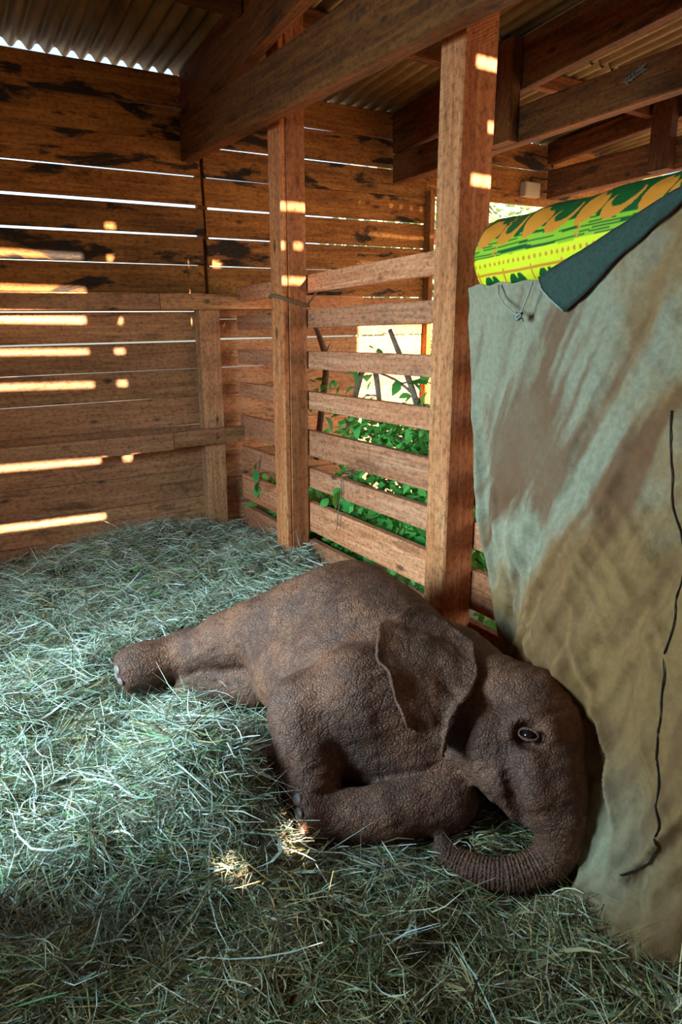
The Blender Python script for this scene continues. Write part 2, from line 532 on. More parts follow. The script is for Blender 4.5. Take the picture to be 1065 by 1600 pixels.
# front wall behind the photographer: boards with open joints that let the low sun in
fwall = tag(empty('wall_front', (0.4, -1.0, 0)), kind='structure')
gaps = [(2.946, .030), (2.762, .034), (2.572, .034), (2.398, .034), (2.213, .032), (2.013, .034), (1.535, .034), (1.166, .034), (0.55, .03)]
edges = sorted([(-0.06, 0.0)] + gaps + [(1.79, 0.0), (1.35, 0.0), (0.85, 0.0), (3.26, 0.0)])
for (za, ga), (zb, gb) in zip(edges[:-1], edges[1:]):
    box_board('plank', (-1.36, -1.0, za + ga / 2), (2.47, -0.975, zb - gb / 2), M['lowbounce'], fwall, axis=0, jit=0.002)
for za, zb in zip(np.arange(-0.06, 3.2, 0.2), np.arange(0.14, 3.4, 0.2)):
    box_board('plank', (2.47, -1.0, za), (3.46, -0.975, min(zb, 3.26)), M['lowbounce'], fwall, axis=0, jit=0.0, ch=0.001)
for x0, x1 in ((1.53, 1.675), (1.735, 2.065), (2.40, 2.50), (-1.36, -1.2), (3.36, 3.46)):
    box_board('stud', (x0, -1.06, -0.06), (x1, -1.001, 3.24), M['lowbounce'], fwall, axis=2)
for x0, x1 in ((-1.36, 0.70), (0.76, 0.86), (0.95, 2.47)):  # unseen strips added so sun spots reach the hay only between them
    box_board('sunbeam_block', (x0, -1.03, 0.50), (x1, -1.001, 0.60), M['lowbounce'], fwall, axis=0)
for x0, x1, z in ((0.30, 0.42, 1.535), (1.05, 1.53, 2.946), (2.05, 2.47, 2.213), (2.05, 2.47, 2.946), (2.05, 2.47, 2.013), (2.05, 2.47, 1.535), (2.05, 2.47, 1.166), (2.05, 2.13, 2.572), (2.20, 2.25, 2.572), (2.30, 2.47, 2.572)):  # unseen strips added to block stray sun streaks
    box_board('sunbeam_block', (x0, -1.03, z - .04), (x1, -1.001, z + .04), M['lowbounce'], fwall, axis=0)
box_board('sun_cut_header', (3.46, -1.03, 2.40), (6.2, -0.975, 2.62), M['lowbounce'], fwall, axis=0)  # unseen header, added to cap the sun patch on the back wall
for za in (2.625, 2.83, 3.035):
    box_board('plank', (3.46, -1.0, za), (6.2, -0.975, za + .2), M['lowbounce'], fwall, axis=0, jit=0.0)
# side wall with the doorway the daylight comes through
lwall = tag(empty('wall_left', (-1.3, 1.7, 0)), kind='structure')
for za, zb in zip(np.arange(-0.06, 3.0, 0.19), np.arange(0.126, 3.2, 0.19)):
    for y0, y1 in (((-0.99, 1.35), (2.55, 4.5)) if zb < 2.25 else ((-0.99, 4.5),)):
        box_board('plank', (-1.33, y0, za), (-1.305, y1, zb), M['lowbounce'], lwall, axis=1, jit=0.002)
for y in (1.30, 2.52):
    box_board('stud', (-1.305, y, -0.06), (-1.22, y + 0.08, 2.9), M['lowbounce'], lwall, axis=2)

# unseen half-height door leaf, added to keep the doorway light off the near hay
hd = tag(empty('shade_door', (-1.3, 1.52, 0.1)), kind='structure')
for x0 in np.arange(-1.22, -0.31, 0.15):
    box_board('plank', (x0, 1.50, 0.10), (x0 + .147, 1.525, 1.02), M['lowbounce'], hd, axis=2)
for z0 in (0.22, 0.80):
    box_board('ledge', (-1.22, 1.526, z0), (-0.31, 1.555, z0 + .1), M['lowbounce'], hd, axis=0)

# ------------------------------------------------------------------ roof: corrugated sheets and purlins
ROOF_S = 0.06
def roof_z(y): return 2.895 + ROOF_S * (4.5 - y)
ceil = tag(empty('ceiling', (2.4, 1.8, 2.9)), kind='structure')
PITCH, DEP = 0.092, 0.040
def sheet(x0, x1, y0, y1, dz):
    nx = int(round((x1 - x0) / PITCH * 8))
    xs = np.linspace(x0, x1, nx + 1)
    V, F = [], []
    for y in (y0, (y0 + y1) / 2, y1):
        for x in xs:
            c = math.cos(2 * math.pi * x / PITCH)
            V.append((x, y, roof_z(y) + dz + DEP / 2 + DEP / 2 * (1 if c > 0 else -1) * abs(c) ** 0.8))
    n = nx + 1
    for j in range(2):
        for i in range(nx):
            F.append((j * n + i, j * n + i + 1, (j + 1) * n + i + 1, (j + 1) * n + i))
    o = link('roof_sheet', mesh('roof_sheet', V, F, True), M['iron'], ceil)
    s = o.modifiers.new('thickness', 'SOLIDIFY'); s.thickness = 0.0012
    return o
xs = [-1.38 + PITCH * 10 * k for k in range(9)]
for k, x in enumerate(xs[:-1]):
    sheet(x, x + PITCH * 10.6, 3.30, 4.565, 0.004 * (k % 2))
    sheet(x, x + PITCH * 10.6, -1.3, 3.38, 0.012 + 0.004 * (k % 2))
for y, w in ((3.50, 0.10), (1.75, 0.10), (0.2, 0.10), (-0.9, 0.10)):
    for x0, x1 in ((-1.36, 1.495), (1.585, 3.045), (3.135, 4.595), (4.685, 5.9)):
        box_board('purlin', (x0, y - .03, roof_z(y) - w), (x1, y + .03, roof_z(y) - 0.004), M['beam'], ceil, axis=0)

# roof trusses: level tie beam, sloping rafter and struts
def truss(label, xf, tie, depth, raf, struts):
    e = tag(empty('roof_truss', (xf, 4.4, 2.4)), label, 'roof truss', 'roof trusses')
    (ya, za), (yb, zb) = tie
    timber('tie_beam', (xf + .04, ya, za + depth / 2), (xf + .04, yb, zb + depth / 2), depth, 0.08, (0, 0, 1), M['beam'], e, segs=6, ch=0.006, jit=0.004)
    timber('rafter', (xf + .04, 4.46, roof_z(4.46) - .008 - raf / 2), (xf + .04, -0.9, roof_z(-0.9) - .008 - raf / 2), raf, 0.07, (0, 0, 1), M['beam'], e, segs=6, ch=0.006, jit=0.004)
    for y0, y1, zl in struts:
        box_board('strut', (xf - .075, y0, zl), (xf - 0.001, y1, roof_z(y0) - .02), M['beam'], e, axis=2)
truss('dark roof truss over the slatted fence and both its posts', 1.50, ((4.49, 2.405), (-0.9, 2.16)), 0.25, 0.28, ())
truss('dark roof truss with straw wisp, seen behind the tallest post', 3.05, ((4.44, 2.43), (-0.9, 2.43)), 0.19, 0.26, ((3.19, 3.37, 2.432),))
truss('roof truss farthest to the right, above the printed bolster', 4.60, ((4.44, 2.475), (-0.9, 2.475)), 0.21, 0.15, ((3.28, 3.44, 2.478), (2.6, 2.75, 2.478)))

# ------------------------------------------------------------------ slatted fence with its posts
fence = tag(empty('slat_fence', (1.72, 3.2, 0)), 'reddish sawn slat fence with square posts behind the lying elephant', 'fence')
box_board('post', (1.65, 2.0, -0.06), (1.798, 2.128, 3.02), M['post'], fence, axis=2, segs=4, ch=0.006)
box_board('post', (1.65, 3.41, -0.06), (1.683, 3.552, 2.95), M['post'], fence, axis=2, segs=4, ch=0.004)
box_board('post', (1.686, 3.405, -0.06), (1.79, 3.55, 2.95), M['post'], fence, axis=2, segs=4, ch=0.004)
for z0, z1 in ((1.588, 1.680), (1.408, 1.500), (1.188, 1.279), (0.968, 1.065), (0.700, 0.845), (0.520, 0.630), (0.260, 0.430), (0.04, 0.205), (-0.06, 0.0)):
    y0 = 0.3 if z0 < 1.55 else 2.0
    timber('slat', (1.82, 4.42, (z0 + z1) / 2 - .006), (1.82, y0, (z0 + z1) / 2 + .008), z1 - z0, 0.040, (0, 0, 1), M['fence'], fence, segs=5, ch=0.003, jit=0.004)
box_board('post', (1.70, 0.25, -0.06), (1.80, 0.37, 1.46), M['post'], fence, axis=2)

# twine tied round the middle post
pts = []
for k in range(40):
    t = k / 39 * 2 * math.pi * 1.9
    c, s = math.cos(t), math.sin(t)
    m = max(abs(c), abs(s))
    pts.append((1.72 + 0.083 * c / m, 3.48 + 0.086 * s / m, 1.535 + 0.012 * math.sin(t) + 0.016 * k / 39 - 0.025 * c))
pts += [(1.84, 3.36, 1.60), (1.86, 3.2, 1.585), (1.85, 3.1, 1.59)]
tag(tube('twine', pts, 0.006, M['twine']), 'brown twine wound round the split middle post', 'twine')

# ------------------------------------------------------------------ elephant calf
ELE = {
'trunkbody': [(1.186, 1.943, 0.33, 0.25), (1.135, 1.729, 0.31, 0.262), (1.132, 1.509, 0.3, 0.228), (1.233, 1.452, 0.32, 0.172), (1.249, 1.314, 0.33, 0.145)],
'belly': [(0.969, 1.892, 0.27, 0.185), (1.037, 1.65, 0.27, 0.22)],
'chest': [(0.986, 1.464, 0.25, 0.165), (1.12, 1.366, 0.24, 0.15)],
'hindR': [(1.076, 1.903, 0.43, 0.165), (0.904, 2.058, 0.35, 0.122), (0.698, 2.26, 0.235, 0.08), (0.607, 2.296, 0.212, 0.068), (0.547, 2.3, 0.205, 0.076), (0.481, 2.303, 0.198, 0.079)],
'hindL': [(1.082, 1.985, 0.2, 0.12), (0.865, 2.067, 0.15, 0.085), (0.669, 2.196, 0.1, 0.07)],
'foreR': [(1.118, 1.413, 0.33, 0.17), (0.925, 1.473, 0.37, 0.14), (0.787, 1.528, 0.335, 0.106), (0.768, 1.482, 0.26, 0.086), (0.748, 1.437, 0.18, 0.079), (0.709, 1.598, 0.13, 0.066)],
'foreL': [(1.05, 1.225, 0.15, 0.085), (0.886, 1.278, 0.135, 0.072), (0.742, 1.36, 0.125, 0.066), (0.706, 1.375, 0.125, 0.076), (0.67, 1.39, 0.125, 0.07)],
'skull': [(1.245, 1.277, 0.36, 0.115), (1.285, 1.206, 0.33, 0.137), (1.26, 1.13, 0.295, 0.124), (1.228, 1.055, 0.255, 0.098)],
'dome': [(1.369, 1.234, 0.345, 0.085), (1.32, 1.137, 0.32, 0.088)],
'jaw': [(1.146, 1.186, 0.312, 0.098), (1.14, 1.108, 0.26, 0.068), (1.152, 1.06, 0.205, 0.045)],
'lip': [(1.128, 1.055, 0.235, 0.03), (1.135, 1.02, 0.205, 0.022)],
'sheath': [(1.162, 1.050, 0.328, 0.042), (1.143, 1.000, 0.272, 0.038)],
'brow': [(1.172, 1.118, 0.372, 0.032), (1.212, 1.106, 0.392, 0.034), (1.236, 1.072, 0.385, 0.032)],
'trunk': [(1.219, 1.044, 0.265, 0.095), (1.204, 0.995, 0.215, 0.068), (1.2, 0.971, 0.162, 0.05), (1.177, 0.96, 0.115, 0.043), (1.125, 0.973, 0.085, 0.038), (1.062, 1.005, 0.07, 0.034), (1.012, 1.065, 0.065, 0.03), (0.988, 1.116, 0.068, 0.027), (0.967, 1.136, 0.085, 0.025)],
}
FOOT = {'hindR': ((0.481, 2.303, 0.198), (-0.98, 0.10, -0.17), .050), 'foreL': ((0.706, 1.375, 0.125), (-0.92, 0.38, 0.0), .030)}
EYE = np.array((1.179, 1.073, 0.384))
def spline(c, n):
    P = np.array(c, float); out = []
    Q = np.vstack([2 * P[0] - P[1], P, 2 * P[-1] - P[-2]])
    for i in range(len(P) - 1):
        a, b, c_, d = Q[i:i + 4]
        for t in np.arange(n) / n:
            out.append(.5 * ((2 * b) + (-a + c_) * t + (2 * a - 5 * b + 4 * c_ - d) * t * t + (-a + 3 * b - 3 * c_ + d) * t ** 3))
    out.append(P[-1])
    return np.array(out)
ELE['trunk'] = spline(ELE['trunk'], 3)
ELE['hindR'] = spline(ELE['hindR'], 2)
def rcone(P, a, b):
    pa, pb = np.array(a[:3]), np.array(b[:3])
    ba = pb - pa
    h = np.clip(((P - pa) @ ba) / (ba @ ba), 0, 1)
    q = P - pa - h[:, None] * ba
    return np.sqrt((q * q).sum(1)) - (a[3] + (b[3] - a[3]) * h)
def smin(a, b, k):
    h = np.clip(k - np.abs(a - b), 0, None) / k
    return np.minimum(a, b) - h * h * k * .25
def chain(P, c, k=.02):
    d = None
    for a, b in zip(c[:-1], c[1:]):
        q = rcone(P, a, b)
        d = q if d is None else smin(d, q, k)
    return d
def sdf(P):
    d = chain(P, ELE['trunkbody'], .06)
    for key, k1, k2 in (('belly', .02, .07), ('chest', .02, .07), ('hindR', .03, .04), ('hindL', .03, .03), ('foreR', .03, .035), ('foreL', .02, .010)):
        c = chain(P, ELE[key], k1)
        if key in FOOT:
            fc, fn, fo_ = FOOT[key]
            c = -smin(-c, -((P - np.array(fc)) @ np.array(fn) - fo_), .03)
        d = smin(d, c, k2)
    s = smin(chain(P, ELE['skull'], .04), chain(P, ELE['trunk'], .02), .03)
    for key, k in (('dome', .05), ('jaw', .03), ('lip', .015), ('sheath', .02), ('brow', .035)):
        s = smin(s, chain(P, ELE[key], .03), k)
    d = smin(d, s, .04)
    m = chain(P, [(1.098, 1.088, .350, .005), (1.101, 1.058, .305, .010), (1.106, 1.038, .25, .016), (1.118, 1.018, .200, .024)], .01)
    h = np.clip(.014 - np.abs(d + m), 0, None) / .014
    d = np.maximum(d, -m) + h * h * .014 * .25
    q = np.sqrt(((P - EYE) ** 2).sum(1)) - .029
    k = .03
    h = np.clip(k - np.abs(d + q), 0, None) / k
    return np.maximum(d, -q) + h * h * k * .25

def surface_nets(D, org, h):
    nx, ny, nz = D.shape
    S = D < 0
    cnt = np.zeros((nx - 1, ny - 1, nz - 1), dtype=np.int8)
    for a in (0, 1):
        for b in (0, 1):
            for c in (0, 1):
                cnt += S[a:nx - 1 + a, b:ny - 1 + b, c:nz - 1 + c]
    act = (cnt > 0) & (cnt < 8)
    idx = np.full(act.shape, -1, dtype=np.int64)
    I = np.argwhere(act)
    idx[act] = np.arange(len(I))
    acc = np.zeros((len(I), 3)); num = np.zeros(len(I))
    cor = [(a, b, c) for a in (0, 1) for b in (0, 1) for c in (0, 1)]
    for p in cor:
        for ax in range(3):
            if p[ax]: continue
            q = list(p); q[ax] = 1
            d0 = D[I[:, 0] + p[0], I[:, 1] + p[1], I[:, 2] + p[2]]
            d1 = D[I[:, 0] + q[0], I[:, 1] + q[1], I[:, 2] + q[2]]
            m = (d0 < 0) != (d1 < 0)
            t = np.where(m, d0 / np.where(m, d0 - d1, 1), 0)
            pos = np.tile(np.array(p, float), (len(I), 1)); pos[:, ax] = t
            acc[m] += pos[m]; num[m] += 1
    V = (I + acc / num[:, None]) * h + org
    F = []
    for ax in range(3):
        b, c = (ax + 1) % 3, (ax + 2) % 3
        s0 = [slice(None)] * 3; s1 = [slice(None)] * 3
        s0[ax] = slice(0, -1); s1[ax] = slice(1, None)
        A, B = S[tuple(s0)], S[tuple(s1)]
        E_ = np.argwhere(A != B)
        ok = (E_[:, b] > 0) & (E_[:, c] > 0) & (E_[:, b] < D.shape[b] - 1) & (E_[:, c] < D.shape[c] - 1)
        E_ = E_[ok]
        inside = A[E_[:, 0], E_[:, 1], E_[:, 2]]
        def cell(db, dc):
            e = E_.copy(); e[:, b] -= db; e[:, c] -= dc
            return idx[e[:, 0], e[:, 1], e[:, 2]]
        q = np.stack([cell(1, 1), cell(0, 1), cell(0, 0), cell(1, 0)], 1)
        q[~inside] = q[~inside][:, ::-1]
        F.append(q)
    return V, np.concatenate(F)

def build_sdf_mesh(lo, hi, h):
    lo, hi = np.array(lo), np.array(hi)
    K = 4
    nc = np.ceil((hi - lo) / (h * K)).astype(int) + 1
    n = nc * K
    gx = [lo[i] + (np.arange(nc[i]) * K + (K - 1) / 2) * h for i in range(3)]
    PC = np.stack(np.meshgrid(*gx, indexing='ij'), -1).reshape(-1, 3)
    DC = sdf(PC).reshape(nc)
    D = np.repeat(np.repeat(np.repeat(DC, K, 0), K, 1), K, 2).astype(np.float32)
    near = np.abs(D) < h * K * 1.5
    I = np.argwhere(near)
    vals = np.empty(len(I), dtype=np.float32)
    for s in range(0, len(I), 200000):
        vals[s:s + 200000] = sdf(lo + I[s:s + 200000] * h)
    D[near] = vals
    return surface_nets(D, lo, h)

ele = tag(empty('elephant', (1.1, 1.6, 0.06)), 'brown elephant calf asleep on its side in the hay', 'elephant')
V, F = build_sdf_mesh((0.36, 0.86, -0.06), (1.52, 2.44, 0.68), 0.0072)
# skin folds: larger rolling irregularity over the body
E3 = 1e-3
G = np.stack([sdf(V + np.eye(3)[i] * E3) - sdf(V - np.eye(3)[i] * E3) for i in range(3)], 1)
G /= np.linalg.norm(G, axis=1, keepdims=True) + 1e-9
lump = fbm(V[:, 0] * 9, V[:, 1] * 9, V[:, 2] * 9, 3, 3) - .5
wr = fbm(V[:, 0] * 14 + V[:, 1] * 10, V[:, 1] * 46 + V[:, 2] * 30, V[:, 2] * 40, 9, 2) - .5
V = V + G * (lump * 0.014 + wr * 0.008)[:, None]
def chain_param(P, c):
    c = np.array(c, float)
    best = np.full(len(P), 9.0); s = np.zeros(len(P)); acc = 0
    for a, b in zip(c[:-1], c[1:]):
        ba = b[:3] - a[:3]; L = np.linalg.norm(ba)
        h = np.clip(((P - a[:3]) @ ba) / (ba @ ba), 0, 1)
        d = np.linalg.norm(P - a[:3] - h[:, None] * ba, axis=1) - (a[3] + (b[3] - a[3]) * h)
        m = d < best
        best[m] = d[m]; s[m] = acc + h[m] * L
        acc += L
    return best, s
bt, st = chain_param(V, ELE['trunk'])
on = (1 - sstep(0.004, 0.02, np.abs(bt))) * sstep(0.03, 0.10, st)
body = np_mesh('body', V, F, True)
float_attr(body, 'ring', st * 2 * math.pi / 0.0098 + 2.2 * (fbm(V[:, 0] * 30, V[:, 1] * 30, V[:, 2] * 30, 5, 2) - .5))
float_attr(body, 'ring_on', on)
link('body', body, M['skin'], ele)

EAR = [[(1.228, 1.349, 0.505), (1.223, 1.371, 0.514), (1.219, 1.395, 0.523), (1.217, 1.421, 0.531), (1.214, 1.448, 0.537), (1.199, 1.468, 0.542), (1.185, 1.488, 0.547), (1.169, 1.505, 0.553), (1.151, 1.521, 0.561)], [(1.19, 1.294, 0.495), (1.184, 1.325, 0.503), (1.172, 1.35, 0.515), (1.161, 1.376, 0.527), (1.149, 1.403, 0.537), (1.13, 1.425, 0.545), (1.112, 1.449, 0.553), (1.095, 1.476, 0.56), (1.077, 1.502, 0.566)], [(1.165, 1.254, 0.479), (1.155, 1.288, 0.486), (1.14, 1.318, 0.497), (1.124, 1.346, 0.509), (1.107, 1.375, 0.521), (1.085, 1.401, 0.53), (1.064, 1.43, 0.538), (1.047, 1.465, 0.543), (1.036, 1.51, 0.544)], [(1.135, 1.236, 0.457), (1.12, 1.266, 0.465), (1.101, 1.292, 0.476), (1.08, 1.317, 0.488), (1.058, 1.341, 0.502), (1.033, 1.364, 0.513), (1.009, 1.389, 0.522), (0.987, 1.417, 0.53), (0.967, 1.449, 0.537)], [(1.108, 1.22, 0.433), (1.092, 1.247, 0.44), (1.073, 1.271, 0.45), (1.05, 1.292, 0.462), (1.027, 1.311, 0.476), (1.001, 1.329, 0.488), (0.976, 1.349, 0.498), (0.95, 1.367, 0.51), (0.924, 1.385, 0.522)], [(1.079, 1.202, 0.412), (1.072, 1.234, 0.412), (1.057, 1.257, 0.419), (1.038, 1.276, 0.43), (1.017, 1.292, 0.443), (0.995, 1.308, 0.454), (0.974, 1.326, 0.464), (0.952, 1.342, 0.475), (0.929, 1.357, 0.487)], [(1.053, 1.188, 0.39), (1.051, 1.22, 0.386), (1.042, 1.244, 0.388), (1.024, 1.26, 0.398), (1.006, 1.272, 0.411), (0.986, 1.285, 0.423), (0.967, 1.298, 0.434), (0.948, 1.311, 0.445), (0.929, 1.322, 0.457)], [(1.033, 1.181, 0.363), (1.034, 1.211, 0.357), (1.029, 1.235, 0.355), (1.014, 1.248, 0.363), (0.998, 1.257, 0.376), (0.981, 1.266, 0.388), (0.965, 1.276, 0.4), (0.949, 1.286, 0.411), (0.933, 1.295, 0.423)], [(1.021, 1.182, 0.329), (1.023, 1.208, 0.321), (1.022, 1.232, 0.317), (1.011, 1.244, 0.322), (0.998, 1.252, 0.334), (0.986, 1.26, 0.345), (0.974, 1.268, 0.356), (0.962, 1.277, 0.366), (0.95, 1.285, 0.377)]]
E0 = np.array(EAR)
def resample(A, n):
    t = np.linspace(0, A.shape[0] - 1, n)
    out = []
    Q = np.concatenate([2 * A[:1] - A[1:2], A, 2 * A[-1:] - A[-2:-1]])
    for x in t:
        i = min(int(x), A.shape[0] - 2); u = x - i
        a, b, c, d = Q[i], Q[i + 1], Q[i + 2], Q[i + 3]
        out.append(.5 * ((2 * b) + (-a + c) * u + (2 * a - 5 * b + 4 * c - d) * u * u + (-a + 3 * b - 3 * c + d) * u ** 3))
    return np.array(out)
NE = 49
EG = resample(E0, NE)
EG = resample(EG.transpose(1, 0, 2), NE).transpose(1, 0, 2)
# push the ear clear of the shoulder and give it its radiating folds
tu, tv = np.meshgrid(np.linspace(0, 1, NE), np.linspace(0, 1, NE))
P = EG.reshape(-1, 3)
for _ in range(3):
    d = sdf(P)
    g = np.stack([sdf(P + np.eye(3)[i] * E3) - sdf(P - np.eye(3)[i] * E3) for i in range(3)], 1)
    g /= np.linalg.norm(g, axis=1, keepdims=True) + 1e-9
    foldh = .013 * np.sin(tv * 21 + 2.5 * np.sin(tu * 3)) * tu * (1 - .3 * tu) + .016 * (fbm(tu * 5, tv * 9, None, 21, 3) - .5)
    want = (.020 + foldh + .022 * tu ** 4 + .045 * np.clip(1 - tu / .22, 0, 1) ** 2 * sstep(.35, .75, tv)).ravel()
    P = P + g * (want - d)[:, None] * 0.8
quads = [(i * NE + j, i * NE + j + 1, (i + 1) * NE + j + 1, (i + 1) * NE + j) for i in range(NE - 1) for j in range(NE - 1)]
em = np_mesh('ear', P, np.array(quads), True)
float_attr(em, 'ring', np.zeros(len(P))); float_attr(em, 'ring_on', np.zeros(len(P)))
ear = link('ear', em, M['skin'], ele)
so = ear.modifiers.new('thickness', 'SOLIDIFY'); so.thickness = 0.008; so.offset = 0
# eye with its lids, nails on the feet
eyeo = ellipsoid('eye', tuple(EYE + np.array((-.001, 0.0, -0.002))), (0.0175, 0.0175, 0.0175), M['eye'], ele, 16, 12)
view = (Vector((0, 0, 1.0)) * .45 + Vector((-0.75, -0.55, 0.3)).normalized()).normalized()
def lid_arc(sgn, nm, off=.0105):
    s1 = Vector((0.62, -0.70, -0.1)); s1 = (s1 - view * s1.dot(view)).normalized()
    s2 = view.cross(s1).normalized()
    if s2.z < 0: s2 = -s2
    pts = []
    for k in range(13):
        a = math.pi * k / 12
        pts.append(Vector(EYE) + view * (0.0095 + .004 * math.sin(a)) + s1 * (math.cos(a) * 0.024) + s2 * (sgn * math.sin(a) * off))
    o = tube(nm, pts, [0.0022 + 0.0018 * math.sin(math.pi * k / 12) for k in range(13)], M['skin'], eyeo, 8)
    return o
lid_arc(1, 'eyelid', .0130); lid_arc(-1, 'eyelid', .0140)
for loc, r in (((0.415, 2.262, 0.232), .017), ((0.412, 2.285, 0.195), .018), ((0.42, 2.245, 0.188), .015), ((0.672, 1.375, 0.196), .015), ((0.662, 1.345, 0.176), .016), ((0.658, 1.325, 0.14), .016)):
    p = np.array([loc]); d = sdf(p)[0]
    g = np.array([(sdf(p + np.eye(3)[i] * E3) - sdf(p - np.eye(3)[i] * E3))[0] for i in range(3)])
    g /= np.linalg.norm(g)
    c = p[0] - g * (d + 0.002)
    rot = Vector(g).to_track_quat('Z', 'Y').to_matrix().to_4x4()
    ellipsoid('toenail', tuple(c), (r * 1.25, r, .007), M['nail'], ele, 12, 6, rot)

# ------------------------------------------------------------------ canvas sheet over the partition
cv = tag(empty('canvas_sheet', (1.55, 1.2, 0.1)), 'stained grey green canvas sheet hanging over the partition', 'canvas sheet')
NU, NV = 260, 300
uu, vv = np.meshgrid(np.linspace(0, 1, NU), np.linspace(0, 1, NV))
def canvas_xyz(uu, vv):
    zt0 = 1.52
    zl = zt0 * (1 - vv) + 0.03 * vv
    yl = np.interp(zl.ravel(), [0.03, 0.15, 0.32, 0.75, 1.41, 1.52], [1.46, 1.53, 1.64, 1.775, 1.872, 1.866]).reshape(zl.shape)
    Y = yl + (0.22 - yl) * uu
    ztop = np.where(Y > 1.545, 1.518 + .004 * np.sin(Y * 60), 1.518 + (1.545 - Y) * 0.385)
    ztop = np.minimum(ztop, 1.80)
    Z = ztop * (1 - vv) + 0.045 * vv
    w = np.clip((1.5 - Z) / 1.45, 0, 1)
    out = (.33 * w ** 1.7 + .05 * w) * sstep(0.0, .42, uu + .05 * vv)
    X = 1.607 - out
    # hugging the bolster above the rail
    X = X - .012 * sstep(1.45, 1.55, Z)
    # folds
    s1 = Y * 0.95 + Z * 0.34
    f1 = np.abs(fbm(s1 * 7.0 + 3, Z * 1.0 + Y * .3, None, 31, 3) - .5) * 2
    X = X - .115 * (0.35 - f1) * (0.3 + .8 * w) * sstep(0, .1, uu)
    f3 = np.abs(fbm((Y * .8 - Z * .75) * 9, (Z + Y) * 1.6, None, 47, 3) - .5) * 2
    X = X - .065 * (.35 - f3) * (.25 + w) * sstep(.05, .3, uu)
    f2 = fbm(Y * 5 - Z * 6, Y * 2 + Z * 2.2, None, 41, 4) - .5
    X = X + .05 * f2 * (0.25 + w)
    # taut diagonal pull folds
    for (y0, z0, y1, z1, wd, am) in ((1.86, 1.20, 1.60, 0.45, .014, .024), (1.80, 1.0, 1.55, 0.25, .016, .026), (1.70, .95, 1.46, .42, .015, .022), (1.56, .90, 1.40, .45, .018, .022), (1.50, .80, 1.50, .45, .012, .016), (1.25, 1.30, 1.38, .70, .02, .016), (1.12, 1.20, 1.22, .62, .022, .018), (1.40, .55, 1.12, .38, .016, .022), (1.30, 1.42, .85, 1.62, .02, .008), (1.42, 1.22, .95, 1.5, .03, .010), (1.42, .95, 1.52, .40, .025, .014), (1.10, .55, 1.32, .80, .03, .014), (1.2, .42, .9, .62, .03, .016), (.98, .36, 1.25, .52, .02, .016)):
        dy, dz = y1 - y0, z1 - z0; L2 = dy * dy + dz * dz
        t = np.clip(((Y - y0) * dy + (Z - z0) * dz) / L2, 0, 1)
        dd = np.hypot(Y - y0 - t * dy, Z - z0 - t * dz)
        X = X - am * np.exp(-(dd / wd) ** 2) * np.sin(np.pi * np.clip(t * .9 + .05, 0, 1))
    # the cloth pools in a fat lump on the hay
    X = X - .035 * np.exp(-((Y - .80) / .12) ** 2 - ((Z - .12) / .12) ** 2) + .05 * np.exp(-((Y - 1.12) / .13) ** 2 - ((Z - .10) / .16) ** 2)
    X = X + .05 * np.exp(-((Y - .80) / .06) ** 2 - ((Z - .14) / .05) ** 2)
    X = X - .09 * np.exp(-((Y - .66) / .12) ** 2 - ((Z - .06) / .07) ** 2)
    return X, Y, Z
X, Y, Z = canvas_xyz(uu, vv)
cvV = np.stack([X, Y, Z], -1).reshape(-1, 3)
cvF = np.array([(i * NU + j, i * NU + j + 1, (i + 1) * NU + j + 1, (i + 1) * NU + j) for i in range(NV - 1) for j in range(NU - 1)])
cm = np_mesh('cloth', cvV, cvF, True)
y_, z_ = cvV[:, 1], cvV[:, 2]
grey = np.array((0.285, 0.238, 0.152)); brown = np.array((0.150, 0.053, 0.019)); ochre = np.array((0.25, 0.108, 0.027)); pale = np.array((0.36, 0.33, 0.22))
diag = fbm((y_ + z_ * .36 + .04 * (fbm(y_ * 4, z_ * 4, None, 53, 2) - .5)) * 15, (z_ - y_ * .36) * 2.2, None, 51, 4)
bl = fbm(y_ * 5, z_ * 4, None, 61, 4)
zone = np.exp(-((y_ - 1.60) / .20) ** 2 - ((z_ - .98) / .27) ** 2) * 1.0 + np.exp(-((y_ - 1.38) / .12) ** 2 - ((z_ - .98) / .28) ** 2) * .75 + np.exp(-((y_ - 1.08) / .16) ** 2 - ((z_ - 1.0) / .32) ** 2) * .6
m_b = sstep(.16, .56, zone * .66 + (diag - .5) * 1.35 + (fbm((y_ + z_ * .30) * 60, z_ * 4, None, 57, 2) - .5) * .35 + (bl - .5) * .4) * (.65 + .5 * fbm(y_ * 9, z_ * 7, None, 77, 3))
m_o = sstep(.14, .58, sstep(1.60, 1.0, y_) * .5 + sstep(1.0, .4, z_) * .5 + (bl - .5) * .9 + (diag - .5) * .5)
drip = sstep(.55, .72, fbm(y_ * 26, z_ * 1.8, None, 71, 3)) * sstep(.9, .5, z_) * .5
colr = grey[None] * (0.80 + .4 * bl)[:, None]
colr = colr + (ochre - colr) * (m_o * .9)[:, None]
colr = colr + (brown - colr) * (m_b * .88)[:, None]
colr = colr + (brown * .9 - colr) * drip[:, None]
pb = np.exp(-((y_ - .93) / .16) ** 2 - ((z_ - .16) / .12) ** 2)
colr = colr + (pale - colr) * (pb * .8)[:, None]
color_attr(cm, 'canvas_col', np.clip(colr, 0.01, 1))
clo = link('cloth', cm, M['canvas'], cv)
so = clo.modifiers.new('thickness', 'SOLIDIFY'); so.thickness = 0.003; so.offset = 1
def cx_at(y, z):
    d = (cvV[:, 1] - y) ** 2 + (cvV[:, 2] - z) ** 2
    return cvV[np.argmin(d), 0]
